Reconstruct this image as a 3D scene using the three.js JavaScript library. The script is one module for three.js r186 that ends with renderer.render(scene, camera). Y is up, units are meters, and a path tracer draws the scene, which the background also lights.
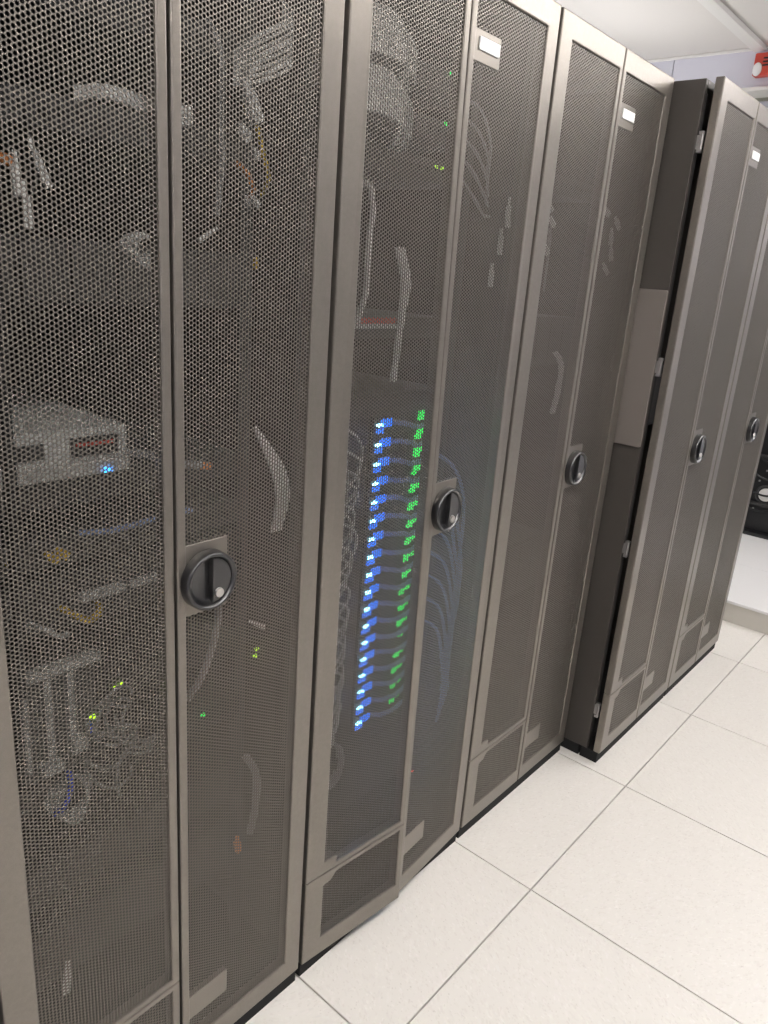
import * as THREE from 'three';
import { RoundedBoxGeometry } from 'three/addons/geometries/RoundedBoxGeometry.js';
import { mergeGeometries } from 'three/addons/utils/BufferGeometryUtils.js';
import { RectAreaLightUniformsLib } from 'three/addons/lights/RectAreaLightUniformsLib.js';

// ---------------------------------------------------------------- camera, light, exposure
RectAreaLightUniformsLib.init();
const scene = new THREE.Scene();
scene.background = new THREE.Color(0x000000);
const renderer = new THREE.WebGLRenderer({ antialias: true });
renderer.toneMapping = THREE.LinearToneMapping;
renderer.toneMappingExposure = 1.0;
renderer.shadowMap.enabled = true;

const camera = new THREE.PerspectiveCamera(2 * Math.atan(512 / 751.2) * 180 / Math.PI, 0.75, 0.05, 40);
{
  const yaw = 0.88107, pitch = -0.30762, roll = 0.07557;
  camera.position.set(-1.5217, 1.5151, 0.6588);
  const d = new THREE.Vector3(Math.cos(pitch) * Math.sin(yaw), Math.sin(pitch), -Math.cos(pitch) * Math.cos(yaw));
  const r = new THREE.Vector3().crossVectors(d, new THREE.Vector3(0, 1, 0)).normalize();
  const u = new THREE.Vector3().crossVectors(r, d);
  camera.up.copy(u).multiplyScalar(Math.cos(roll)).addScaledVector(r, -Math.sin(roll));
  camera.lookAt(camera.position.clone().add(d));
}
const LAMP = { color: 0xfefcfc, power: 14.6, up: 24, rearPower: 3, rearUp: 2.2, glow: 4, w: 1.2, d: 0.24, spots: [[-2.6, 1.0, 0.2], [-1.1, 1.0, 0.2], [0.4, 1.0, 0.2], [1.9, 1.0, 0.2], [3.1, 1.0, 0.2], [-0.6, -1.5, 0.8], [1.0, -1.5, 0.8], [2.6, -1.5, 0.8]] };

// ---------------------------------------------------------------- helpers
let seed = 12345;
const rnd = () => { seed = (seed * 1664525 + 1013904223) >>> 0; return seed / 4294967296; };
const rr = (a, b) => a + (b - a) * rnd();
const taken = new Map();
function numbered(name) {
  const n = taken.get(name) ?? 0; taken.set(name, n + 1);
  return n ? name + '_' + String(n).padStart(3, '0') : name;
}
const shade = (m) => { m.castShadow = true; m.receiveShadow = true; return m; };
const bx = (w, h, d, x = 0, y = 0, z = 0) => new THREE.BoxGeometry(w, h, d).translate(x, y, z);
const rb = (w, h, d, x = 0, y = 0, z = 0, r = 0.002, s = 1) => new RoundedBoxGeometry(w, h, d, s, r).translate(x, y, z);
function merged(list) {
  if (list.length === 1) return list[0];
  return mergeGeometries(list.map((g) => { const n = g.index ? g.toNonIndexed() : g; for (const k of Object.keys(n.attributes)) if (!['position', 'normal', 'uv'].includes(k)) n.deleteAttribute(k); return n; }));
}
function part(name, geos, mat, parent) {
  const m = shade(new THREE.Mesh(merged(Array.isArray(geos) ? geos : [geos]), mat));
  m.name = name; parent.add(m); return m;
}
function tag(o, label, category, group) { o.userData.label = label; o.userData.category = category; if (group) o.userData.group = group; return o; }
function thing(name, label, category, pos = [0, 0, 0], group) {
  const o = new THREE.Group(); o.name = numbered(name); o.position.set(...pos); scene.add(o);
  return tag(o, label, category, group);
}
function single(name, geos, mat, label, category, group, pos) {
  const m = shade(new THREE.Mesh(merged(Array.isArray(geos) ? geos : [geos]), mat));
  m.name = numbered(name); scene.add(m); if (pos) m.position.set(...pos);
  return tag(m, label, category, group);
}
function struct(name, geos, mat, parent) {
  const m = shade(new THREE.Mesh(merged(Array.isArray(geos) ? geos : [geos]), mat));
  m.name = name; (parent ?? scene).add(m); m.userData.kind = 'structure'; return m;
}
const V = (p) => new THREE.Vector3(...p);
const tube = (pts, r = 0.003, seg = 24, rad = 7) => new THREE.TubeGeometry(new THREE.CatmullRomCurve3(pts.map(V), false, 'centripetal'), seg, r, rad, false);

// ---------------------------------------------------------------- materials
function noiseTexture(w, h, base, amp, streak, repeat) {
  const data = new Uint8Array(w * h * 4), c = new THREE.Color(base);
  const coarse = new Float32Array(33 * 33).map(() => rnd() - 0.5);
  for (let y = 0; y < h; y++) for (let x = 0; x < w; x++) {
    const fx = x / w * 32, fy = y / h * 32, ix = fx | 0, iy = fy | 0, tx = fx - ix, ty = fy - iy, at = (a, b) => coarse[(b % 32) * 33 + (a % 32)];
    const k = (at(ix, iy) * (1 - tx) + at(ix + 1, iy) * tx) * (1 - ty) + (at(ix, iy + 1) * (1 - tx) + at(ix + 1, iy + 1) * tx) * ty;
    const v = (rnd() - 0.5) * amp + k * amp * streak, o = (y * w + x) * 4, s = c.clone().convertLinearToSRGB();
    data[o] = Math.max(0, Math.min(255, (s.r + v) * 255)); data[o + 1] = Math.max(0, Math.min(255, (s.g + v) * 255)); data[o + 2] = Math.max(0, Math.min(255, (s.b + v) * 255)); data[o + 3] = 255;
  }
  const t = new THREE.DataTexture(data, w, h); t.wrapS = t.wrapT = THREE.RepeatWrapping; t.magFilter = THREE.LinearFilter; t.minFilter = THREE.LinearMipmapLinearFilter; t.generateMipmaps = true;
  t.colorSpace = THREE.SRGBColorSpace; t.repeat.set(repeat, repeat); t.needsUpdate = true; return t;
}
const std = (o) => new THREE.MeshStandardMaterial(o);
const lin = (r, g, b) => new THREE.Color().setRGB(r, g, b);
function speckle(base, n, kinds, size) {       // laminate with flecks pressed into it
  const c = document.createElement('canvas'); c.width = c.height = size; const g = c.getContext('2d');
  g.fillStyle = base; g.fillRect(0, 0, size, size);
  for (let i = 0; i < n; i++) {
    const [col, a, l, w] = kinds[(rnd() * kinds.length) | 0];
    g.save(); g.globalAlpha = a * rr(0.4, 1); g.fillStyle = col; g.translate(rnd() * size, rnd() * size); g.rotate(rr(-0.6, 0.6) + 0.5);
    g.fillRect(-l * rr(0.3, 1) / 2, -w / 2, l * rr(0.3, 1), w * rr(0.5, 1)); g.restore();
  }
  const t = new THREE.CanvasTexture(c); t.wrapS = t.wrapT = THREE.RepeatWrapping; t.colorSpace = THREE.SRGBColorSpace; return t;
}
const M = {
  paint: std({ color: 0xffffff, map: noiseTexture(256, 256, lin(0.245, 0.222, 0.195), 0.035, 0.5, 6), roughness: 0.33, metalness: 0.7 }),
  sheet: std({ color: lin(0.19, 0.172, 0.15), roughness: 0.4, metalness: 0.6 }),
  cabinet: std({ color: lin(0.055, 0.048, 0.041), roughness: 0.5 }),
  plate: std({ color: lin(0.165, 0.145, 0.128), roughness: 0.5 }),
  inside: std({ color: lin(0.03, 0.029, 0.028), roughness: 0.6 }),
  rail: std({ color: lin(0.07, 0.07, 0.07), roughness: 0.45, metalness: 0.4 }),
  chassis: std({ color: lin(0.03, 0.03, 0.032), roughness: 0.5 }),
  chassisMid: std({ color: lin(0.055, 0.054, 0.053), roughness: 0.5 }),
  black: std({ color: lin(0.012, 0.012, 0.013), roughness: 0.35 }),
  kick: std({ color: lin(0.008, 0.008, 0.008), roughness: 0.9 }),
  gloss: new THREE.MeshPhysicalMaterial({ color: lin(0.01, 0.01, 0.011), roughness: 0.3, clearcoat: 1, clearcoatRoughness: 0.14 }),
  steel: std({ color: lin(0.62, 0.6, 0.57), roughness: 0.28, metalness: 1 }),
  zinc: std({ color: lin(0.38, 0.37, 0.36), roughness: 0.45, metalness: 0.85 }),
  badge: std({ color: lin(0.9, 0.9, 0.89), roughness: 0.3 }),
  white: std({ color: lin(0.88, 0.87, 0.84), roughness: 0.5 }),
  cable: std({ color: lin(0.8, 0.79, 0.76), roughness: 0.5 }),
  cableGrey: std({ color: lin(0.34, 0.34, 0.34), roughness: 0.5 }),
  cableBlue: std({ color: lin(0.25, 0.33, 0.55), roughness: 0.5 }),
  cableDeep: std({ color: lin(0.05, 0.1, 0.7), roughness: 0.45 }),
  cableBlack: std({ color: lin(0.015, 0.015, 0.016), roughness: 0.45 }),
  yellow: std({ color: lin(0.75, 0.5, 0.06), roughness: 0.45 }),
  orange: std({ color: lin(0.7, 0.26, 0.07), roughness: 0.45 }),
  red: std({ color: lin(0.62, 0.07, 0.045), roughness: 0.45 }),
  lightGrey: std({ color: lin(0.66, 0.65, 0.62), roughness: 0.45 }),
  wall: std({ color: lin(0.73, 0.73, 0.81), roughness: 0.8 }),
  wallGrey: std({ color: lin(0.28, 0.28, 0.29), roughness: 0.7 }),
  wallOliveShaded: std({ color: lin(0.42, 0.42, 0.34), roughness: 0.8 }),  // shade below the far header is mixed into this wall colour
  ceiling: std({ color: lin(0.80, 0.775, 0.74), roughness: 0.9 }),
  trimWhite: std({ color: lin(0.86, 0.85, 0.82), roughness: 0.6 }),
  subfloor: std({ color: lin(0.03, 0.03, 0.03), roughness: 0.9 }),
  platformTop: std({ color: lin(0.82, 0.81, 0.8), roughness: 0.4 }),
  platformSideShaded: std({ color: lin(0.62, 0.59, 0.53), roughness: 0.6 }),  // beige holds the shade on the front of the white platform
  lens: new THREE.MeshPhysicalMaterial({ color: lin(0.92, 0.92, 0.92), roughness: 0.2, clearcoat: 0.8 }),
};
const glow = (c, k) => std({ color: lin(0.02, 0.02, 0.02), emissive: c, emissiveIntensity: k, roughness: 0.4 });
const LED = {
  blueHot: glow(lin(0.3, 0.8, 1), 12), blue: glow(lin(0.0, 0.17, 1), 2.7), blueDot: glow(lin(0.03, 0.3, 1), 5),
  green: glow(lin(0.0, 0.8, 0.09), 2.8), lime: glow(lin(0.45, 0.85, 0.02), 2.2), red: glow(lin(1, 0.09, 0.04), 2.5),
};

// ---------------------------------------------------------------- the room
const T = 0.6, H = 2.9, X0 = -3.6, X1 = 3.9, Z0 = -2.4, Z1 = 2.1;
const floor = struct('floor', bx(X1 - X0 + 0.4, 0.1, Z1 - Z0 + 0.4, (X0 + X1) / 2, -0.076, (Z0 + Z1) / 2), M.subfloor);
{
  const maps = [0, 1, 2].map(() => speckle('#e5e1da', 4200, [['#c9c1b8', 0.45, 5, 2], ['#f2efea', 0.5, 9, 3], ['#d6d0c8', 0.5, 10, 3], ['#a59c93', 0.4, 4, 1.6], ['#dcd7d0', 0.5, 14, 5], ['#ebe7e1', 0.5, 16, 6]], 512));
  const mats = maps.map((m) => std({ map: m, roughness: 0.38 }));
  const g = rb(T - 0.0036, 0.025, T - 0.0036, 0, 0, 0, 0.0012, 1);
  for (let i = -6; i < 7; i++) for (let k = -4; k < 4; k++) {
    const t = shade(new THREE.Mesh(g, mats[(Math.abs(i * 7 + k * 5) + (i & 1)) % 3])); t.name = 'tile'; floor.add(t);
    t.position.set(i * T + T / 2, -0.0125, k * T + T / 2); t.rotation.y = Math.PI / 2 * ((i + 2 * k) & 3);
  }
}
struct('ceiling', bx(X1 - X0 + 0.4, 0.1, Z1 - Z0 + 0.4, (X0 + X1) / 2, H + 0.05, (Z0 + Z1) / 2), M.ceiling);
struct('wall_rear', bx(X1 - X0 + 0.4, H + 0.1, 0.1, (X0 + X1) / 2, H / 2, Z0 - 0.05), M.wall);
struct('wall_aisle', bx(X1 - X0 + 0.4, H + 0.1, 0.1, (X0 + X1) / 2, H / 2, Z1 + 0.05), M.wallGrey);
struct('wall_near', bx(0.1, H + 0.1, Z1 - Z0, X0 - 0.05, H / 2, (Z0 + Z1) / 2), M.wall);
struct('wall_far', bx(0.1, H + 0.1, Z1 - Z0, X1 + 0.05, H / 2, (Z0 + Z1) / 2), M.wall);
struct('trim_4', bx(0.02, 2.6, 2.3, X1 - 0.011, 1.31, -1.2), M.wallOliveShaded);
{ // the header over the far opening, in two boards with a seam, a trim bead above and below
  const h = struct('trim_1', bx(0.2, H - 2.69, Z1 - Z0 - 0.02, 3.79, (H + 2.69) / 2, (Z0 + Z1) / 2), M.wallOliveShaded);
  for (const [a, b] of [[Z0 + 0.01, -1.491], [-1.487, Z1 - 0.01]]) part('header_board', rb(0.14, H - 2.69, b - a, 3.62, (H + 2.69) / 2, (a + b) / 2, 0.002), M.wall, h);
  struct('trim_2', rb(0.02, 0.016, Z1 - Z0 - 0.02, 3.541, H - 0.0085, (Z0 + Z1) / 2, 0.006, 2), M.trimWhite);
  struct('trim_3', rb(0.18, 0.022, Z1 - Z0 - 0.02, 3.61, 2.679, (Z0 + Z1) / 2, 0.004), M.trimWhite);
}
{ // white cable trunking under the ceiling
  const t = thing('cable_trunking', 'long white trunking running under the ceiling to the far wall', 'trunking', [0, H, -0.985]);
  part('channel', rb(X1 - X0 - 0.5, 0.018, 0.062, (X1 + X0) / 2 - 0.12, -0.009, 0, 0.003, 2), M.trimWhite, t);
  part('cover', rb(X1 - X0 - 0.5, 0.01, 0.068, (X1 + X0) / 2 - 0.12, -0.023, 0, 0.003, 2), M.trimWhite, t);
}
LAMP.spots.forEach(([x, z, drop], i) => { // aisle luminaires; the rear row is unseen, added to brighten the ceiling
  const t = thing('ceiling_and_added_light', ['ceiling light nearest the camera end of the aisle', 'second ceiling light along the aisle', 'third ceiling light along the aisle', 'fourth ceiling light along the aisle', 'short ceiling light closest to the far header', 'unseen light added behind the nearest racks', 'unseen light added behind the middle of the row', 'unseen light added behind the farthest rack'][i], 'light', [x, H - drop, z], i < 5 ? 'ceiling lights over the aisle' : 'unseen lights added behind the row');
  const w = i === 4 ? 0.8 : LAMP.w, d = LAMP.d;
  part('housing', [bx(w + 0.04, 0.05, 0.02, 0, 0, d / 2 + 0.01), bx(w + 0.04, 0.05, 0.02, 0, 0, -d / 2 - 0.01), bx(0.02, 0.05, d, w / 2 + 0.01, 0, 0), bx(0.02, 0.05, d, -w / 2 - 0.01, 0, 0)], M.trimWhite, t);
  for (const s of [-1, 1]) {
    if (i < 5) part('hanger', new THREE.CylinderGeometry(0.004, 0.004, drop, 8).translate(s * (w / 2 + 0.01), drop / 2, 0), M.zinc, t);
    else part('wall_arm', bx(0.02, 0.02, z - Z0 - d / 2, s * (w / 2), 0, -(z - Z0 + d / 2) / 2), M.trimWhite, t);
  }
  const dm = std({ color: 0xffffff, emissive: LAMP.color, emissiveIntensity: LAMP.glow });
  part('diffuser', bx(w, 0.006, d, 0, -0.015, 0), dm, t); part('diffuser', bx(w, 0.006, d, 0, 0.015, 0), dm, t);
  const L = new THREE.RectAreaLight(LAMP.color, i < 5 ? LAMP.power : LAMP.rearPower, w, d); L.position.set(0, -0.022, 0); L.rotation.x = -Math.PI / 2; t.add(L); L.name = 'lamp_light';
  const u = new THREE.RectAreaLight(LAMP.color, i < 5 ? LAMP.up : LAMP.rearUp, w, d); u.position.set(0, 0.022, 0); u.rotation.x = Math.PI / 2; t.add(u); u.name = 'added_uplight';  // upward light added to every luminaire to lift the ceiling brightness
});

// ---------------------------------------------------------------- perforated sheet
const P = 0.00635, HOLE = 0.00245, ROWS = 4;
const perfBlock = (() => {               // two columns of round holes in a 1.5 mm sheet, ROWS holes tall
  const pos = [], nor = [], tri = (a, b, c, n) => { for (const p of [a, b, c]) pos.push(...p); for (const q of n) nor.push(...q); };
  const R = P / Math.sqrt(3), A = P / 2, depth = 0.0015, N = 12;
  const cell = (cx, cy) => {
    for (let i = 0; i < N; i++) {
      const t0 = i / N * 2 * Math.PI, t1 = (i + 1) / N * 2 * Math.PI;
      const out = (k, t) => { const r = k % 2 ? A : R; return [cx + Math.cos(t) * r, cy + Math.sin(t) * r, 0]; };
      const inn = (t, z) => [cx + Math.cos(t) * HOLE, cy + Math.sin(t) * HOLE, z];
      const o0 = out(i, t0), o1 = out(i + 1, t1), a = inn(t0, 0), b = inn(t1, 0), c = inn(t0, -depth), d = inn(t1, -depth), z = [0, 0, 1];
      tri(o0, o1, b, [z, z, z]); tri(o0, b, a, [z, z, z]);
      const n0 = [-Math.cos(t0), -Math.sin(t0), 0], n1 = [-Math.cos(t1), -Math.sin(t1), 0];
      tri(a, b, d, [n0, n1, n1]); tri(a, d, c, [n0, n1, n0]);
    }
  };
  for (let k = 0; k < ROWS; k++) { cell(0.25 * P * Math.sqrt(3), (k + 0.25) * P); cell(0.75 * P * Math.sqrt(3), (k + 0.75) * P); }
  const g = new THREE.BufferGeometry();
  g.setAttribute('position', new THREE.Float32BufferAttribute(pos, 3)); g.setAttribute('normal', new THREE.Float32BufferAttribute(nor, 3));
  g.setAttribute('uv', new THREE.Float32BufferAttribute(new Float32Array(pos.length / 3 * 2), 2));
  return g;
})();
const bow = (k, x, y) => k * Math.abs(x) / 0.3 * (1 - y / 2.05);      // a leaf that stands off its frame at the free foot
function bowed(g, k) {
  if (!k) return g;
  const b = g.clone(), p = b.attributes.position;
  for (let i = 0; i < p.count; i++) p.setZ(i, p.getZ(i) + bow(k, p.getX(i), p.getY(i)));
  b.computeVertexNormals(); return b;
}
function perforated(x0, x1, y0, y1, z, parent, k = 0) {
  const cw = P * Math.sqrt(3), ch = P * ROWS, nx = Math.round((x1 - x0) / cw), ny = Math.max(1, Math.round((y1 - y0) / ch)), sx = (x1 - x0) / (nx * cw), sy = (y1 - y0) / (ny * ch);
  const m = new THREE.InstancedMesh(perfBlock, M.sheet, nx * ny), mat = new THREE.Matrix4();
  for (let i = 0; i < nx; i++) for (let j = 0; j < ny; j++) m.setMatrixAt(i * ny + j, mat.makeScale(sx, sy, 1).setPosition(x0 + i * cw * sx, y0 + j * ch * sy, z + bow(k, x0 + (i + 0.5) * cw * sx, y0 + (j + 0.5) * ch * sy)));
  m.name = 'perforated_sheet'; m.userData.kind = 'stuff'; shade(m); parent.add(m); return m;
}

// ---------------------------------------------------------------- the cabinets
const W = 0.606, TOP = 2.05, BOT = 0.04, SPLIT = 0.262, LEAF = 0.2995, TH = 0.024, EDGE = 0.016;
function plateShape(x0, x1, y0, y1, holes) {
  const s = new THREE.Shape(); s.moveTo(x0, y0); s.lineTo(x1, y0); s.lineTo(x1, y1); s.lineTo(x0, y1); s.closePath();
  for (const h of holes) { const p = new THREE.Path(); h.forEach(([x, y], i) => (i ? p.lineTo(x, y) : p.moveTo(x, y))); p.closePath(); s.holes.push(p); }
  const b = 0.003;
  return new THREE.ExtrudeGeometry(s, { depth: TH - 2 * b, bevelEnabled: true, bevelThickness: b, bevelSize: b, bevelOffset: -b, bevelSegments: 3 }).translate(0, 0, -TH + b);
}
const FRAME_GEO = {};
{
  const hx0 = 0.05, hx1 = LEAF - EDGE;                    // left leaf, hinge at x = 0
  FRAME_GEO.leftUpper = plateShape(0, LEAF, SPLIT + 0.001, TOP, [[[hx0, SPLIT + 0.032], [hx0 + 0.034, SPLIT + 0.032], [hx0 + 0.036, SPLIT + 0.013], [hx1, SPLIT + 0.013], [hx1, TOP - 0.048], [hx0, TOP - 0.048]]]);
  FRAME_GEO.leftLower = plateShape(0, LEAF, BOT, SPLIT - 0.001, [[[hx0, BOT + 0.048], [hx1, BOT + 0.048], [hx1, SPLIT - 0.013], [hx0 + 0.036, SPLIT - 0.013], [hx0 + 0.02, SPLIT - 0.03], [hx0, SPLIT - 0.032]]]);
  const rx0 = -LEAF + EDGE, rx1 = -0.042;                 // right leaf, hinge at x = 0
  FRAME_GEO.right = plateShape(-LEAF, 0, BOT, TOP, [[[rx0, BOT + 0.048], [rx1, BOT + 0.048], [rx1, TOP - 0.048], [rx0, TOP - 0.048]]]);
  FRAME_GEO.tab = rb(0.088, 0.054, 0.012, rx0 + 0.043, 0.172, -0.008, 0.0015, 2);
  FRAME_GEO.badgePlate = rb(0.086, 0.052, 0.012, rx0 + 0.042, 1.915, -0.008, 0.0015, 2);
  FRAME_GEO.badge = rb(0.066, 0.022, 0.004, rx0 + 0.046, 1.919, -0.0005, 0.0018, 2);
  FRAME_GEO.handlePlate = rb(0.08, 0.118, 0.012, rx0 + 0.039, 1.043, -0.008, 0.0015, 2);
  // round cup handle: a drum with a rolled rim and a hollow
  const prof = [[0.0, 0.006], [0.030, 0.006], [0.036, 0.010], [0.0395, 0.020], [0.0415, 0.0255], [0.044, 0.0265], [0.0465, 0.0245], [0.048, 0.019], [0.0485, 0.0]].map(([a, b]) => new THREE.Vector2(a, b));
  FRAME_GEO.cup = new THREE.LatheGeometry(prof, 48).rotateX(Math.PI / 2).translate(-LEAF + 0.053, 1.040, -0.001);
  const half = new THREE.Shape(); half.moveTo(0.002, -0.037); half.absarc(0, 0, 0.0375, -Math.PI / 2 + 0.05, Math.PI / 2 - 0.05, false); half.lineTo(0.002, 0.037); half.closePath();
  FRAME_GEO.grip = new THREE.ExtrudeGeometry(half, { depth: 0.012, bevelEnabled: true, bevelSize: 0.0015, bevelThickness: 0.0015, bevelOffset: -0.0015, bevelSegments: 2, curveSegments: 20 }).translate(-LEAF + 0.053, 1.040, 0.006);
  FRAME_GEO.lock = new THREE.CylinderGeometry(0.0075, 0.0085, 0.006, 20).rotateX(Math.PI / 2).translate(-LEAF + 0.066, 1.018, 0.0215);
  for (const k of ['cup', 'grip', 'lock']) FRAME_GEO[k].scale(1, 1, 0.72).computeVertexNormals();
  FRAME_GEO.hinge = merged([new THREE.CylinderGeometry(0.005, 0.005, 0.05, 10), bx(0.004, 0.034, 0.02, 0, 0, -0.008), bx(0.012, 0.008, 0.012, 0.0, 0.022, -0.002), bx(0.012, 0.008, 0.012, 0.0, -0.022, -0.002)]);
}
function rack(label, x0, zf, openL = 0, openR = 0) {
  const t = thing('server_rack', label, 'rack', [x0, 0, zf], 'dark grey server racks in a row');
  const D = 1.0, zb = -0.046, h = TOP;
  part('side_panel', rb(0.016, h - 0.04, D - 0.046, 0.008, h / 2 + 0.0195, (zb - D) / 2, 0.002), M.cabinet, t);
  part('side_panel', rb(0.016, h - 0.04, D - 0.046, W - 0.008, h / 2 + 0.0195, (zb - D) / 2, 0.002), M.cabinet, t);
  part('top_panel', rb(W - 0.034, 0.02, D - 0.046, W / 2, h - 0.0105, (zb - D) / 2, 0.002), M.cabinet, t);
  part('back_panel', bx(W - 0.034, h - 0.07, 0.012, W / 2, h / 2 + 0.012, -D + 0.008), M.inside, t);
  part('base_panel', bx(W - 0.034, 0.02, D - 0.07, W / 2, 0.058, -D / 2 - 0.02), M.inside, t);
  part('plinth', [bx(W - 0.004, 0.0375, 0.06, W / 2, 0.01875, -0.038), bx(W - 0.004, 0.038, D - 0.09, W / 2, 0.019, -D / 2 - 0.03)], M.kick, t);
  for (const s of [0, 1]) part('post', bx(0.015, h - 0.1, 0.024, s ? W - 0.0245 : 0.0245, h / 2 + 0.018, zb - 0.014), M.inside, t);
  for (const s of [-1, 1]) part('mounting_rail', [bx(0.028, h - 0.1, 0.004, W / 2 + s * 0.2455, h / 2 + 0.018, -0.149), bx(0.004, h - 0.1, 0.04, W / 2 + s * 0.2575, h / 2 + 0.018, -0.169)], M.rail, t);
  // two leaves, each a frame with its own sheet
  const pivot = (x) => [x, 0, 0];
  const L = part('door', bowed(FRAME_GEO.leftUpper, openL), M.paint, t); L.position.set(...pivot(0.001));
  perforated(0.05, LEAF - EDGE, SPLIT + 0.013, TOP - 0.048, -0.0035, L, openL);
  part('lower_panel', bowed(FRAME_GEO.leftLower, openL), M.paint, L);
  perforated(0.05, LEAF - EDGE, BOT + 0.048, SPLIT - 0.013, -0.0035, L, openL);
  const Rr = part('door', bowed(FRAME_GEO.right, openR), M.paint, t); Rr.position.set(...pivot(W - 0.001));
  perforated(-LEAF + EDGE, -0.042, BOT + 0.048, TOP - 0.048, -0.0035, Rr, openR);
  const on = (name, key, m) => part(name, bowed(FRAME_GEO[key], openR), m, Rr);
  on('corner_tab', 'tab', M.paint);
  on('badge_plate', 'badgePlate', M.paint);
  on('badge', 'badge', M.badge).userData.label = 'small bright white badge';
  on('handle_plate', 'handlePlate', M.paint);
  on('handle', 'cup', M.gloss).userData.label = 'glossy black round cup handle';
  on('handle_grip', 'grip', M.gloss);
  on('lock', 'lock', M.steel).userData.label = 'small steel lock cylinder';
  for (const s of [0, 1]) for (const y of [0.19, 0.76, 1.315, 1.9]) {
    const g = part('hinge', FRAME_GEO.hinge, M.zinc, t); g.position.set(s ? W - 0.006 : 0.006, y, -0.033);
  }
  return t;
}
const XR = [-1.833, -1.216, -0.601, 0.014, 0.641, 1.253], ZF = -0.238, ZG = -0.117;
rack('dark grey rack cut off by the left edge, only a sliver showing', XR[0], ZF);
rack('nearest large rack on the left holding a white appliance behind its mesh', XR[1], ZF);
rack('rack with door feet slightly ajar in front of blue and green lights', XR[2], ZF, 0.032, 0.022);
rack('closed rack between the blue lit rack and the protruding rack', XR[3], ZF);
rack('protruding rack with a bare side panel and cover plate', XR[4], ZG);
rack('farthest rack at the end of the row beside the white platform', XR[5], ZG);
single('cover_plate', (() => {
  const s = new THREE.Shape(), w = 0.086, h = 0.446, r = 0.008; s.moveTo(0, 0); s.lineTo(w - r, 0); s.quadraticCurveTo(w, 0, w, r); s.lineTo(w, h - r); s.quadraticCurveTo(w, h, w - r, h); s.lineTo(0, h); s.closePath();
  return new THREE.ExtrudeGeometry(s, { depth: 0.007, bevelEnabled: true, bevelSize: 0.0015, bevelThickness: 0.0015, bevelOffset: -0.0015, bevelSegments: 2 }).rotateY(-Math.PI / 2);
})(), M.plate, 'tall pale grey plate fixed to the side of the protruding rack', 'plate', undefined, [0.6395, 1.079, -0.248]);

// ---------------------------------------------------------------- rack equipment
const ZM = -0.385, U = 0.04445, CX = XR.map((x) => x + W / 2);
function unit(name, label, c, y, u, opt = {}) {
  const hgt = u * U - 0.0012, z = opt.z ?? ZM, dep = opt.depth ?? 0.6, face = opt.face ?? M.chassis;
  const t = thing(name, label, opt.category ?? 'server', [c, y, z], opt.group);
  part('chassis', bx(0.44, hgt, dep, 0, hgt / 2, -dep / 2), opt.body ?? M.chassis, t);
  part('face_plate', rb(0.482, hgt, 0.006, 0, hgt / 2, 0.003, 0.0012), face, t);
  if (opt.vents) { const g = []; for (let k = 0; k < opt.vents; k++) g.push(bx(0.012, hgt * 0.6, 0.003, -0.19 + k * 0.38 / (opt.vents - 1), hgt / 2, 0.007)); part('vent', g, M.black, t); }
  if (opt.ports) for (let k = 0; k < opt.ports; k++) part('port', bx(0.012, 0.011, 0.004, -0.2 + k * 0.4 / (opt.ports - 1), hgt / 2, 0.0068), M.black, t);
  if (opt.bays) for (let k = 0; k < opt.bays; k++) { const w = 0.42 / opt.bays; part('drive_bay', rb(w - 0.004, hgt * 0.86, 0.008, -0.21 + (k + 0.5) * w, hgt / 2, 0.009, 0.0015), M.chassisMid, t); }
  if (opt.handles) for (const s of [-1, 1]) part('handle', [bx(0.006, hgt * 0.7, 0.02, s * 0.228, hgt / 2, 0.015)], M.rail, t);
  for (const [x, yy, m] of opt.leds ?? []) part('status_light', rb(0.009, 0.006, 0.004, x, yy, 0.008, 0.001), m, t);
  return t;
}
const at = (c, pts) => pts.map(([x, y, z]) => [x, y, z]);
const plug = (name, mat, label, pos, rot = 0, s = [0.012, 0.024, 0.012], group) => {
  const m = single(name, [rb(s[0], s[1], s[2], 0, 0, 0, 0.0022, 2), rb(s[0] * 0.6, s[1] * 0.5, s[2] * 0.6, 0, s[1] * 0.62, 0, 0.001), bx(s[0] * 0.35, s[1] * 0.7, 0.002, 0, 0.1 * s[1], s[2] * 0.55)], mat, label, name.includes('tag') ? 'tag' : 'plug', group, pos);
  m.rotation.z = rot; return m;
};
function bundle(label, mat, paths, r = 0.0032, name = 'cable_bundle', group) {
  const t = thing(name, label, 'cables', paths[0][0], group), o = V(paths[0][0]);
  for (const p of paths) part('cable', tube(p.map((q) => V(q).sub(o).toArray()), r, 28, 6), mat, t);
  return t;
}
const cable = (label, mat, pts, r = 0.003, name = 'cable', group) => single(name, tube(pts, r, 36, 7), mat, label, 'cable', group);
const ORD = ['topmost', 'second', 'third', 'fourth', 'fifth', 'sixth', 'seventh', 'eighth', 'ninth', 'tenth', 'eleventh', 'twelfth', 'thirteenth', 'fourteenth', 'fifteenth', 'sixteenth', 'seventeenth', 'lowest'];
const nth = (i) => i === 0 ? 'topmost of the lit stack' : i === 17 ? 'lowest of the lit stack' : ORD[i] + ' from the top of the lit stack';

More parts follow.
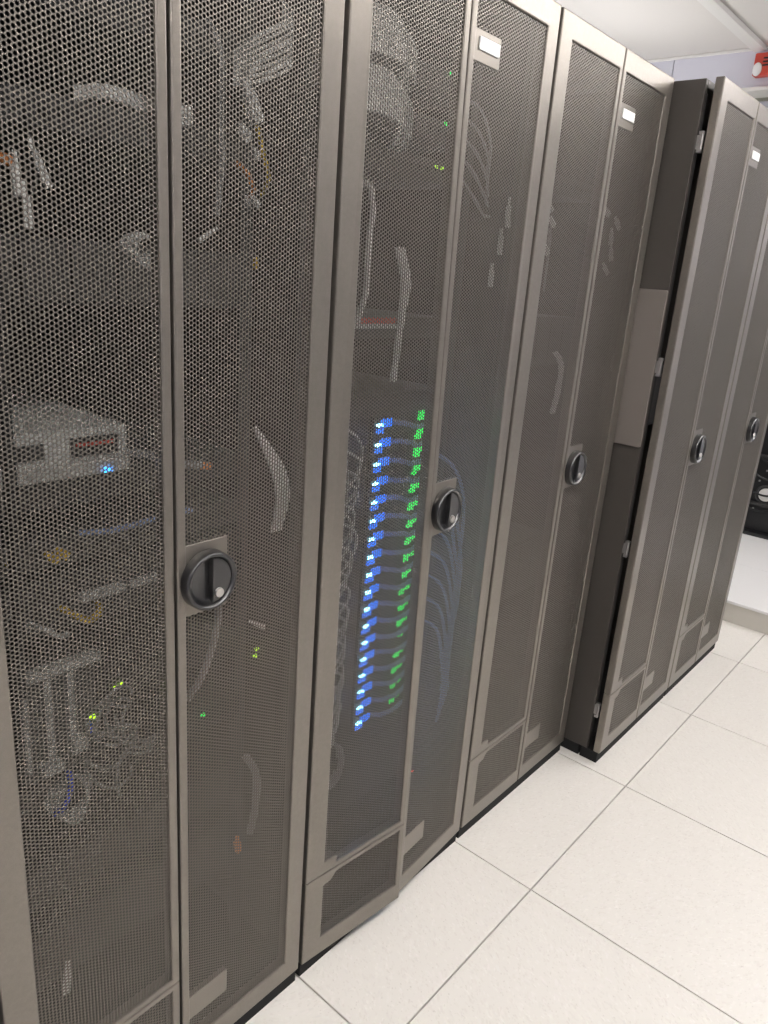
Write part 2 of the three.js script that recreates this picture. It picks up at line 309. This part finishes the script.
// --- the lit stack in the second rack
{
  const c = CX[2], yTop = 1.1816, PU = 0.0432;
  for (let i = 0; i < 18; i++) {
    const y = yTop - i * PU, gx = 0.146 - 0.00115 * i;
    const t = unit('lit_server', 'slim dark server with blue and green lamps, ' + nth(i), c, y, 0.97, { group: 'slim servers with blue lamps', vents: 0, depth: 0.62 });
    part('lamp_bezel', rb(0.062, 0.038, 0.01, -0.004, 0.0215, 0.01, 0.003, 2), M.black, t);
    part('blue_window', rb(0.034, 0.019, 0.004, 0.007, 0.026, 0.0165, 0.0018, 2), LED.blue, t).userData.label = 'blue backlit window';
    part('blue_window', rb(0.027, 0.011, 0.004, -0.013, 0.0095, 0.0165, 0.0018, 2), LED.blue, t);
    part('blue_lamp', rb(0.018, 0.007, 0.005, -0.016, 0.023, 0.018, 0.0018, 2), LED.blueHot, t).userData.label = 'bright pale blue lamp';
    const dim = i === 13;
    part('green_lamp', rb(dim ? 0.018 : 0.034, dim ? 0.005 : 0.013, 0.005, gx + rr(-0.003, 0.003), 0.0335, 0.008, 0.0018, 2), LED.green, t).userData.label = 'green lamp';
    if (!dim) part('green_lamp', rb(0.02, 0.01, 0.005, gx - 0.01 + rr(-0.003, 0.003), 0.023, 0.008, 0.0018, 2), LED.green, t);
    const x = c, z = ZM;
    cable('blue-grey patch cable crossing the slim server ' + nth(i), M.cableBlue, [[x + 0.026, y + 0.026, z + 0.013], [x + 0.048, y + 0.025 + rr(-0.003, 0.003), z + 0.03], [x + 0.08, y + 0.017 + rr(-0.004, 0.004), z + 0.032], [x + 0.115, y + 0.009 + rr(-0.003, 0.003), z + 0.022], [x + 0.165, y + 0.009, z + 0.014]], 0.0058, 'patch_cable', 'patch cables on the lit servers');
    if (i % 3 === 1) {
      const b = new THREE.PointLight(lin(0.0, 0.25, 1), 0.006); b.position.set(-0.005, 0.02, 0.06); b.shadow.radius = 0.8; t.add(b); b.name = 'blue_light';
      const g = new THREE.PointLight(lin(0.0, 0.9, 0.15), 0.0018); g.position.set(gx, 0.03, 0.05); g.shadow.radius = 0.8; t.add(g); g.name = 'green_light';
    }
  }
  unit('blank_unit', 'plain dark panel directly above the blue lit stack', c, yTop + PU, 1, { face: M.chassisMid, category: 'panel' });
  unit('storage_server', 'tall dark server below the lit stack in the ajar rack', c, 0.22, 4, { bays: 6 });
  // grey cable loom down the left of the stack
  const loom = [];
  for (let k = 0; k < 9; k++) {
    const p = []; const ph = rr(0, 6);
    for (let j = 0; j <= 12; j++) p.push([-0.47 + (k % 3) * 0.012 + 0.012 * Math.sin(j * 1.3 + ph) - 0.0016 * j, 1.19 - j * 0.06, -0.352 + ((k / 3) | 0) * 0.006 + 0.006 * Math.cos(j * 1.1 + ph)]);
    loom.push(p);
  }
  bundle('loom of grey cables hanging left of the blue lamps', M.cableGrey, loom, 0.0045, 'cable_loom');
  const coils = [];
  for (let k = 0; k < 22; k++) { const y = 1.19 - k * 0.031 + rr(-0.012, 0.012), dx = rr(-0.012, 0.006) - 0.0012 * k, w = rr(0.7, 1.25), dz = rr(-0.004, 0.004); coils.push([[-0.505 + dx, y + rr(-0.02, 0.03), -0.318 + dz], [-0.475 + dx, y + 0.02 * w, -0.304 + dz], [-0.45 + 0.016 * w + dx, y - 0.012 * w, -0.306 + dz], [-0.445 + 0.012 * w + dx, y - 0.055 * w, -0.315 + dz], [-0.47 + dx, y - 0.095 * w, -0.32 + dz]]); }
  bundle('looped pale cables along the left edge of the lit stack', M.cable, coils, 0.0032, 'cable_loops');
  bundle('coil of grey cable below the lit stack', M.cableGrey, [0, 1, 2].map((k) => { const p = []; for (let a = 0; a <= 10; a++) { const t = a / 10 * Math.PI * 1.8 + k; p.push([-0.45 + 0.032 * Math.cos(t), 0.44 + 0.055 * Math.sin(t), -0.335 + k * 0.008]); } return p; }), 0.004, 'cable_coil');
  // cables on the right
  const right = [];
  for (let k = 0; k < 8; k++) { const a = rr(-0.008, 0.008); right.push([[-0.13 + a, 1.12 - k * 0.06, -0.345], [-0.11, 1.10 - k * 0.06, -0.31], [-0.08 + a, 1.02 - k * 0.065, -0.295], [-0.055 - a, 0.86 - k * 0.05, -0.295], [-0.06 + a, 0.6 - k * 0.03, -0.31]]); }
  bundle('blue-grey cables drooping behind the ajar rack handle', M.cableBlue, right, 0.004, 'cable_loom');
  // upper half
  unit('patch_bay', 'dark patch panel below the lower white cable fan', c, 1.70, 1, { ports: 16, category: 'panel', leds: [[0.118, 0.03, LED.lime], [0.136, 0.03, LED.lime]] });
  unit('network_switch', 'network switch with one green lamp, beside the lower white cable fan', c, 1.775, 1, { ports: 16, category: 'switch', leds: [[0.138, 0.039, LED.green], [0.147, 0.043, LED.green]] });
  unit('network_switch', 'network switch with one green lamp, at the top of the ajar rack', c, 1.865, 1, { ports: 16, category: 'switch', leds: [[0.14, 0.04, LED.green], [0.149, 0.0425, LED.green]] });
  const fan = (y, n) => { const f = []; for (let k = 0; k < n; k++) { const s = k / (n - 1); f.push([[-0.53, y - 0.03 - 0.05 * s, -0.36], [-0.47, y + 0.03 - 0.065 * s, -0.325], [-0.40 + 0.03 * s, y + 0.025 - 0.07 * s, -0.315], [-0.355 + 0.02 * Math.sin(k * 2), y - 0.012 - 0.055 * s, -0.325], [-0.33 + 0.012 * (k % 3), y - 0.03 - 0.045 * s, ZM + 0.012]]); } return f; };
  bundle('upper fan of white patch cables in the ajar rack', M.cable, fan(1.905, 13), 0.0038);
  bundle('lower fan of white patch cables in the ajar rack', M.cable, fan(1.815, 14), 0.0038);
  cable('white cable hanging straight down at the left edge of the ajar rack', M.cable, [[-0.455, 1.655, -0.36], [-0.437, 1.665, -0.33], [-0.428, 1.63, -0.325], [-0.432, 1.56, -0.325], [-0.426, 1.48, -0.33], [-0.43, 1.42, -0.345]], 0.006);
  unit('shelf_tray', 'dark shelf with a pale front lip and red strip', c, 1.385, 1, { category: 'shelf', face: M.chassisMid });
  single('shelf_lip', rb(0.15, 0.009, 0.012, 0, 0, 0, 0.002), M.lightGrey, 'pale grey lip along the shelf above the lit stack', 'lip', undefined, [-0.355, 1.4105, -0.3735]);
  single('label_strip', rb(0.13, 0.012, 0.004, 0, 0, 0, 0.001), M.red, 'thin red strip above the pale shelf lip', 'strip', undefined, [-0.345, 1.4215, -0.373]);
  bundle('pale strap of cables hanging in front of the shelf', M.cable, [0, 1, 2].map((k) => [[-0.32 + k * 0.008, 1.565, -0.35], [-0.306 + k * 0.009, 1.5, -0.34], [-0.305 + k * 0.004, 1.44, -0.34], [-0.309 + k * 0.003, 1.39, -0.34], [-0.305 + k * 0.004, 1.3, -0.35]]), 0.0055);
  for (const [i, x, y, h] of [[0, -0.032, 1.65, 0.045], [1, -0.05, 1.59, 0.04], [2, -0.072, 1.52, 0.036]]) plug('cable_tag', M.lightGrey, ['pale tag highest behind the right leaf of the ajar rack', 'middle pale tag behind the right leaf of the ajar rack', 'lowest pale tag behind the right leaf of the ajar rack'][i], [x, y, -0.285], 0.08, [0.016, h, 0.006]);
  bundle('grey cables curling under the badge of the ajar rack', M.cableGrey, [0, 1, 2, 3, 4].map((k) => [[-0.16, 1.86 - k * 0.03, -0.36], [-0.12, 1.85 - k * 0.04, -0.33], [-0.07, 1.79 - k * 0.035, -0.325], [-0.05 + 0.006 * k, 1.73 - k * 0.02, -0.34]]), 0.0035);
  single('status_lamp', rb(0.012, 0.006, 0.006, 0, 0, 0, 0.001), LED.red, 'tiny red lamp low behind the ajar right leaf', 'lamp', undefined, [-0.08, 0.212, -0.362]);
}
// --- the nearest rack
{
  const c = CX[1];
  unit('shelf_tray', 'black shelf carrying the white appliance', c, 1.152, 1, { category: 'shelf' });
  const a = thing('white_appliance', 'white box appliance with dark slots and a blue lamp', 'appliance', [-1.026, 1.1966, -0.362]);
  part('casing', rb(0.228, 0.072, 0.6, 0, 0.036, -0.3, 0.004, 2), M.white, a);
  part('slot', rb(0.075, 0.028, 0.01, 0.059, 0.046, 0.0005, 0.002), M.black, a);
  part('slot', rb(0.085, 0.022, 0.01, -0.06, 0.046, 0.0005, 0.002), M.black, a);
  part('bezel', rb(0.224, 0.022, 0.014, 0, 0.0145, 0.004, 0.003, 2), M.lightGrey, a);
  part('drive', rb(0.06, 0.006, 0.004, 0.058, 0.05, 0.006, 0.001), M.red, a);
  part('blue_lamp', rb(0.014, 0.007, 0.005, 0.072, 0.009, 0.0125, 0.0015, 2), LED.blueDot, a).userData.label = 'blue lamp';
  cable('thick black power cable hanging in front of the white appliance', M.cableBlack, [[-1.125, 1.8, -0.32], [-1.112, 1.6, -0.305], [-1.118, 1.35, -0.3], [-1.116, 1.15, -0.305], [-1.12, 0.9, -0.32]], 0.009);
  cable('grey cord leaving the right side of the white appliance', M.cableGrey, [[-0.915, 1.225, -0.36], [-0.89, 1.222, -0.34], [-0.86, 1.205, -0.335], [-0.81, 1.195, -0.34], [-0.79, 1.19, -0.345]], 0.007);
  plug('plug', M.orange, 'orange plug at the end of the grey cord', [-0.782, 1.188, -0.345], 1.4);
  // upper
  unit('patch_bay', 'black patch panel at the top of the nearest rack', c, 1.8, 1, { ports: 16, category: 'panel' });
  unit('network_switch', 'dark switch behind the white cable tie of the nearest rack', c, 1.66, 1, { ports: 16, category: 'switch' });
  unit('storage_server', 'dark drive server above the white appliance', c, 1.44, 2, { bays: 6 });
  bundle('shiny white cable run near the top of the nearest rack', M.white, [0, 1, 2, 3].map((k) => [[-1.0, 1.70 - k * 0.003, -0.31], [-0.975, 1.706 - k * 0.003, -0.29], [-0.925, 1.704 - k * 0.005, -0.284 + k * 0.003], [-0.885, 1.697 - k * 0.005, -0.284], [-0.845, 1.708 - k * 0.006, -0.292], [-0.835, 1.71 - k * 0.004, -0.315]]), 0.0042);
  bundle('small coil of white cable beside the door gap', M.cable, [0, 1, 2, 3].map((k) => { const p = []; for (let i = 0; i <= 9; i++) { const t = i / 9 * 5 + 0.6; p.push([-0.898 + (0.03 - k * 0.003) * Math.cos(t), 1.528 + (0.014 + k * 0.002) * Math.sin(t) - k * 0.003, -0.335 + k * 0.006]); } return p; }), 0.003, 'cable_coil');
  plug('cable_tag', M.white, 'tilted white cable tag upper left of the nearest rack', [-1.036, 1.605, -0.33], 0.4, [0.011, 0.042, 0.004]);
  plug('cable_tag', M.white, 'upright white cable tag leftmost in the nearest rack', [-1.068, 1.59, -0.33], 0.03, [0.011, 0.038, 0.004]);
  plug('cable_tag', M.white, 'white cable tag hanging lowest of the three tags', [-1.058, 1.555, -0.33], 0.05, [0.011, 0.04, 0.004]);
  plug('plug', M.orange, 'red-orange plug at the left edge above the white tags', [-1.085, 1.613, -0.33], 1.2);
  cable('thin dark cable holding the white tags', M.cableBlack, [[-1.04, 1.67, -0.36], [-1.045, 1.64, -0.336], [-1.04, 1.6, -0.3345], [-1.06, 1.55, -0.3345], [-1.09, 1.4, -0.335]], 0.0025);
  bundle('splayed white cables top right of the nearest rack', M.cable, [0, 1, 2, 3, 4, 5, 6, 7].map((k) => [[-0.758, 1.755 + k * 0.006, -0.31], [-0.735, 1.762 + k * 0.008, -0.288], [-0.695, 1.78 + k * 0.009, -0.284], [-0.668, 1.80 + k * 0.009, -0.288], [-0.668, 1.84 + k * 0.006, -0.31]]), 0.0028);
  plug('cable_plug', M.white, 'large bright white plug right of the nearest door gap', [-0.738, 1.728, -0.29], 0.5, [0.02, 0.042, 0.014]);
  plug('cable_plug', M.white, 'small white plug below the large white plug', [-0.752, 1.69, -0.29], 0.6, [0.015, 0.018, 0.013]);
  plug('cable_plug', M.cable, 'smallest white plug beside the yellow cable', [-0.698, 1.673, -0.33], 0.5, [0.010, 0.014, 0.01]);
  cable('short yellow cable slanting below the white plug', M.yellow, [[-0.7, 1.745, -0.36], [-0.694, 1.715, -0.335], [-0.682, 1.68, -0.333], [-0.668, 1.645, -0.335], [-0.66, 1.62, -0.36]], 0.0042);
  cable('short orange cable between white plugs', M.orange, [[-0.715, 1.66, -0.355], [-0.71, 1.645, -0.335], [-0.7, 1.625, -0.333], [-0.695, 1.61, -0.345]], 0.0042);
  plug('cable_plug', M.white, 'white plug at the end of the orange cable', [-0.694, 1.605, -0.333], 0.9, [0.011, 0.014, 0.01]);
  plug('cable_plug', M.cableGrey, 'grey plug left of the orange cable end', [-0.71, 1.602, -0.335], 0.2, [0.01, 0.014, 0.01]);
  plug('cable_plug', M.yellow, 'small amber plug lowest of the upper cluster', [-0.69, 1.512, -0.335], 0.1, [0.009, 0.014, 0.009]);
  plug('cable_tag', M.cable, 'pale slanting tag low in the upper cable cluster', [-0.79, 1.548, -0.333], -1.0, [0.009, 0.03, 0.005]);
  cable('grey cable hanging down the upper right leaf', M.cableGrey, [[-0.765, 1.84, -0.36], [-0.757, 1.8, -0.342], [-0.757, 1.72, -0.34], [-0.755, 1.64, -0.342], [-0.757, 1.58, -0.35]], 0.0055);
  bundle('white cable tail descending at mid height of the right leaf', M.cable, [0, 1, 2, 3, 4].map((k) => [[-0.715 + k * 0.002, 1.255 - k * 0.002, -0.3], [-0.709 + k * 0.003, 1.225, -0.285], [-0.69 + k * 0.006, 1.18, -0.28], [-0.675 + k * 0.006, 1.13, -0.282], [-0.668 + k * 0.004, 1.06, -0.3]]), 0.0038);
  // middle
  unit('patch_bay', 'grey patch panel with yellow plugs under the white appliance', c, 1.06, 1, { ports: 14, category: 'panel', face: M.chassisMid });
  [[-1.1, 1.084], [-1.045, 1.086], [-1.03, 1.089]].forEach(([x, y], i) => plug('cable_plug', M.yellow, ['leftmost yellow plug in the grey patch panel', 'yellow plug second from left in the grey patch panel', 'rightmost small yellow plug in the grey patch panel'][i], [x, y, -0.35], 0.8, [0.013, 0.016, 0.014]));
  cable('blue-grey cable running level above the grey patch panel', M.cableBlue, [[-1.0, 1.112, -0.36], [-0.96, 1.115, -0.335], [-0.9, 1.118, -0.333], [-0.84, 1.12, -0.336], [-0.8, 1.11, -0.36]], 0.005);
  const sv = unit('storage_server', 'dark server with two pale front bars below the yellow plugs', c, 0.955, 2, { bays: 0, handles: true });
  part('front_bar', rb(0.074, 0.016, 0.012, -0.066, 0.064, 0.05, 0.003), M.lightGrey, sv); part('front_bar', rb(0.07, 0.013, 0.012, 0.015, 0.064, 0.05, 0.003), M.lightGrey, sv);
  for (const x of [-0.09, -0.045, 0, 0.035]) part('bar_mount', bx(0.01, 0.01, 0.05, x, 0.064, 0.025), M.chassisMid, sv);
  cable('yellow cable looping under the pale front bars', M.yellow, [[-1.03, 0.995, -0.37], [-1.02, 0.99, -0.338], [-1.005, 0.98, -0.332], [-0.985, 0.988, -0.335], [-0.975, 0.998, -0.37]], 0.0055);
  cable('pale blue cable left of the yellow loop', M.cable, [[-1.085, 0.99, -0.36], [-1.07, 0.985, -0.335], [-1.05, 0.968, -0.333], [-1.035, 0.965, -0.34]], 0.0045);
  // lower: a light framed unit and switches with lamps
  const fr = thing('framed_unit', 'pale open frame unit at lower left of the nearest rack', 'unit', [-1.055, 0.738, -0.345]);
  part('back_box', bx(0.12, 0.185, 0.03, 0, 0.0925, -0.016), M.chassisMid, fr);
  part('top_rail', rb(0.13, 0.016, 0.02, 0, 0.178, 0.008, 0.003), M.lightGrey, fr); part('bottom_rail', rb(0.13, 0.016, 0.02, 0, 0.01, 0.008, 0.003), M.chassisMid, fr);
  for (const x of [-0.055, -0.02, 0.015]) part('upright', rb(0.011, 0.15, 0.016, x, 0.094, 0.008, 0.002), M.lightGrey, fr);
  single('connector_box', rb(0.024, 0.024, 0.02, 0, 0, 0, 0.003, 2), M.lightGrey, 'small pale square connector on the framed unit', 'connector', undefined, [-1.038, 0.785, -0.32]);
  single('connector_box', rb(0.032, 0.018, 0.02, 0, 0, 0, 0.003, 2), M.cable, 'pale connector at the foot of the framed unit', 'connector', undefined, [-1.082, 0.762, -0.32]);
  unit('network_switch', 'switch with a lime lamp right of the framed unit', c, 0.795, 1, { ports: 14, category: 'switch', leds: [[-0.027, 0.022, LED.lime], [-0.018, 0.0245, LED.lime]] });
  unit('network_switch', 'switch with a lime lamp above the bright blue cable', c, 0.65, 1, { ports: 14, category: 'switch', leds: [[0.15, 0.036, LED.green]] });
  plug('cable_plug', M.cableDeep, 'blue plug below the lime lamps', [-1.004, 0.783, -0.35], 0.3, [0.014, 0.016, 0.014]);
  plug('cable_plug', M.cableBlue, 'pale blue plug left of the bright blue cable', [-1.035, 0.745, -0.345], 0.6, [0.012, 0.014, 0.012]);
  single('status_lamp', [rb(0.010, 0.006, 0.006, 0, 0, 0, 0.001), rb(0.008, 0.005, 0.006, 0.005, 0.013, 0, 0.001)], LED.lime, 'pair of lime lamps on the right leaf side', 'lamp', undefined, [-0.665, 0.79, -0.345]);
  single('status_lamp', rb(0.010, 0.006, 0.006, 0, 0, 0, 0.001), LED.lime, 'single lime lamp just above the blue plug', 'lamp', undefined, [-1.0, 0.803, -0.345]);
  const tangle = [];
  for (let k = 0; k < 10; k++) { const p = [], cx0 = -0.955 + rr(-0.02, 0.045), cy0 = 0.76 + rr(-0.04, 0.07), r0 = rr(0.02, 0.045), ph = rr(0, 6); for (let j = 0; j <= 9; j++) { const t = ph + j * 0.62; p.push([cx0 + r0 * Math.cos(t), cy0 - j * 0.009 + r0 * 0.7 * Math.sin(t), -0.352 + 0.012 * Math.sin(j + k)]); } tangle.push(p); }
  bundle('tangle of grey cables around the lime lamps', M.cableGrey, tangle, 0.003, 'cable_tangle');
  const coil = [];
  for (let k = 0; k < 5; k++) { const p = []; for (let j = 0; j <= 12; j++) { const t = j / 12 * 6; p.push([-1.045 + (0.037 - k * 0.004) * Math.cos(t), 0.675 + (0.032 + k * 0.003) * Math.sin(t), -0.35 + k * 0.005]); } coil.push(p); }
  bundle('coiled pale cable low in the nearest left leaf', M.cable, coil, 0.0026, 'cable_coil');
  cable('bright blue cable slanting across the low cable coil', M.cableDeep, [[-1.075, 0.66, -0.34], [-1.068, 0.675, -0.325], [-1.058, 0.7, -0.32], [-1.052, 0.72, -0.325], [-1.05, 0.735, -0.345]], 0.0045);
  cable('grey cable running down below the round handle', M.cableGrey, [[-0.757, 0.955, -0.35], [-0.764, 0.92, -0.33], [-0.78, 0.86, -0.325], [-0.805, 0.8, -0.328], [-0.82, 0.76, -0.345]], 0.0065);
  plug('cable_tag', M.lightGrey, 'pale tag right of the handle cable', [-0.655, 0.853, -0.345], 1.0, [0.010, 0.034, 0.005]);
  unit('storage_server', 'lowest but one dark drive server of the nearest rack', c, 0.46, 2, { bays: 6 });
  unit('storage_server', 'lowest dark drive server of the nearest rack', c, 0.28, 3, { bays: 6 });
  plug('cable_tag', M.cable, 'pale tag near the bottom of the nearest left leaf', [-1.074, 0.31, -0.34], -0.1, [0.014, 0.05, 0.005]);
  plug('plug', M.orange, 'dull orange plug low in the nearest right leaf', [-0.70, 0.36, -0.345], 0.1, [0.012, 0.03, 0.012]);
  cable('grey cable hanging low in the nearest right leaf', M.cableGrey, [[-0.672, 0.56, -0.36], [-0.665, 0.53, -0.335], [-0.668, 0.45, -0.33], [-0.672, 0.38, -0.34]], 0.008);
}
// --- the third rack
{
  const c = CX[3];
  unit('network_switch', 'dark switch near the top of the third rack', c, 1.74, 1, { ports: 16, category: 'switch' });
  unit('storage_server', 'dark server at mid height of the third rack', c, 1.3, 3, { bays: 6 });
  unit('storage_server', 'dark server low in the third rack', c, 0.6, 4, { bays: 6 });
  const spots = [[0.141, 1.69, 0.9], [0.16, 1.657, 1.1], [0.149, 1.594, 1.0], [0.44, 1.707, 1.2], [0.515, 1.683, 0.9], [0.488, 1.645, 0.2], [0.503, 1.605, 0.4], [0.486, 1.565, 1.0], [0.356, 1.68, 0.1]];
  const words = ['upper pale tag left inside the third rack', 'middle pale tag left inside the third rack', 'lower pale tag left inside the third rack', 'topmost pale tag right inside the third rack', 'second pale tag right inside the third rack', 'third pale tag right inside the third rack', 'fourth pale tag right inside the third rack', 'lowest pale tag right inside the third rack', 'pale upright tag left of the third rack door gap'];
  spots.forEach(([x, y, r], i) => plug('cable_tag', M.cable, words[i], [x, y, -0.285], r, [0.014, 0.032, 0.008], 'tags in the third rack'));
  bundle('strap of pale cables hanging at mid height of the third rack', M.cable, [0, 1, 2].map((k) => [[0.4 + k * 0.006, 1.34, -0.36], [0.405 + k * 0.006, 1.31, -0.34], [0.4 + k * 0.007, 1.24, -0.335], [0.405 + k * 0.006, 1.17, -0.345]]), 0.005);
  bundle('grey cables drooping in the upper third rack', M.cableGrey, [0, 1, 2, 3].map((k) => [[0.1, 1.6 + k * 0.02, -0.36], [0.17, 1.62 + k * 0.025, -0.335], [0.24, 1.6 + k * 0.02, -0.335], [0.3, 1.5 + k * 0.02, -0.36]]), 0.003);
}
// --- the two protruding racks
unit('storage_server', 'dark server inside the protruding rack', CX[4], 1.1, 4, { bays: 6, z: ZG - 0.147 });
unit('storage_server', 'dark server inside the farthest rack', CX[5], 1.1, 4, { bays: 6, z: ZG - 0.147 });

// ---------------------------------------------------------------- the far end
{
  const p = thing('platform', 'low white platform on the floor beyond the last rack', 'platform', [2.2, 0, -0.2]);
  part('base', bx(1.28, 0.1, 2.7, 0.65, 0.05, 0), M.platformSideShaded, p);
  part('top_panel', rb(0.6, 0.014, 2.72, 0.295, 0.107, 0, 0.002), M.platformTop, p); part('top_panel', rb(0.69, 0.014, 2.72, 0.942, 0.107, 0, 0.002), M.platformTop, p);
  const b = thing('equipment_cabinet', 'black open fronted equipment cabinet on the white platform', 'cabinet', [3.41, 0.114, -0.1]);
  const D = 0.075;
  part('shell', [bx(0.07, 1.5, 0.02, D / 2, 0.75, 0.5), bx(0.07, 1.5, 0.02, D / 2, 0.75, -0.5), bx(0.07, 0.02, 1.02, D / 2, 1.51, 0), bx(0.07, 0.02, 1.02, D / 2, 0.01, 0), bx(0.01, 1.5, 1.0, 0.072, 0.75, 0)], M.black, b);
  for (const y of [0.2, 0.5, 0.8, 1.1]) part('shelf', bx(0.05, 0.012, 0.98, 0.04, y, 0), M.inside, b);
  part('round_cover', new THREE.CylinderGeometry(0.038, 0.042, 0.02, 28).rotateZ(Math.PI / 2).translate(0.045, 0.262, -0.305), M.lightGrey, b).userData.label = 'pale round cover';
  part('fan', new THREE.TorusGeometry(0.055, 0.007, 8, 28).rotateY(Math.PI / 2).translate(0.05, 0.262, -0.305), M.chassisMid, b);
  for (const [y, z] of [[0.34, -0.36], [0.36, -0.345], [0.19, -0.352], [0.16, -0.362], [0.41, -0.33]]) part('screw', new THREE.CylinderGeometry(0.006, 0.006, 0.006, 10).rotateZ(Math.PI / 2).translate(0.06, y, z), M.zinc, b);
  for (let k = 0; k < 4; k++) part('cord', tube([[0.055, 0.2 + k * 0.11, -0.45], [0.035, 0.17 + k * 0.11, -0.4], [0.03, 0.16 + k * 0.1, -0.3], [0.05, 0.2 + k * 0.1, -0.2]], 0.006, 16, 6), M.cableBlack, b);
  const s = thing('fire_alarm', 'red fire alarm box with a white lens under the trunking end', 'alarm', [3.5, 2.85, -0.93]);
  part('housing', rb(0.07, 0.115, 0.11, 0, -0.0575, 0, 0.008, 2), M.red, s);
  part('mount', bx(0.03, 0.08, 0.06, 0.04, -0.055, 0), M.trimWhite, s);
  part('lens', new THREE.SphereGeometry(0.032, 24, 16).scale(0.6, 1.1, 0.8).translate(-0.038, -0.085, -0.03), M.lens, s);
  part('grille', [0, 1, 2].map((k) => bx(0.004, 0.008, 0.05, -0.036, -0.03 - k * 0.018, 0.02)), M.black, s);
}
renderer.render(scene, camera);
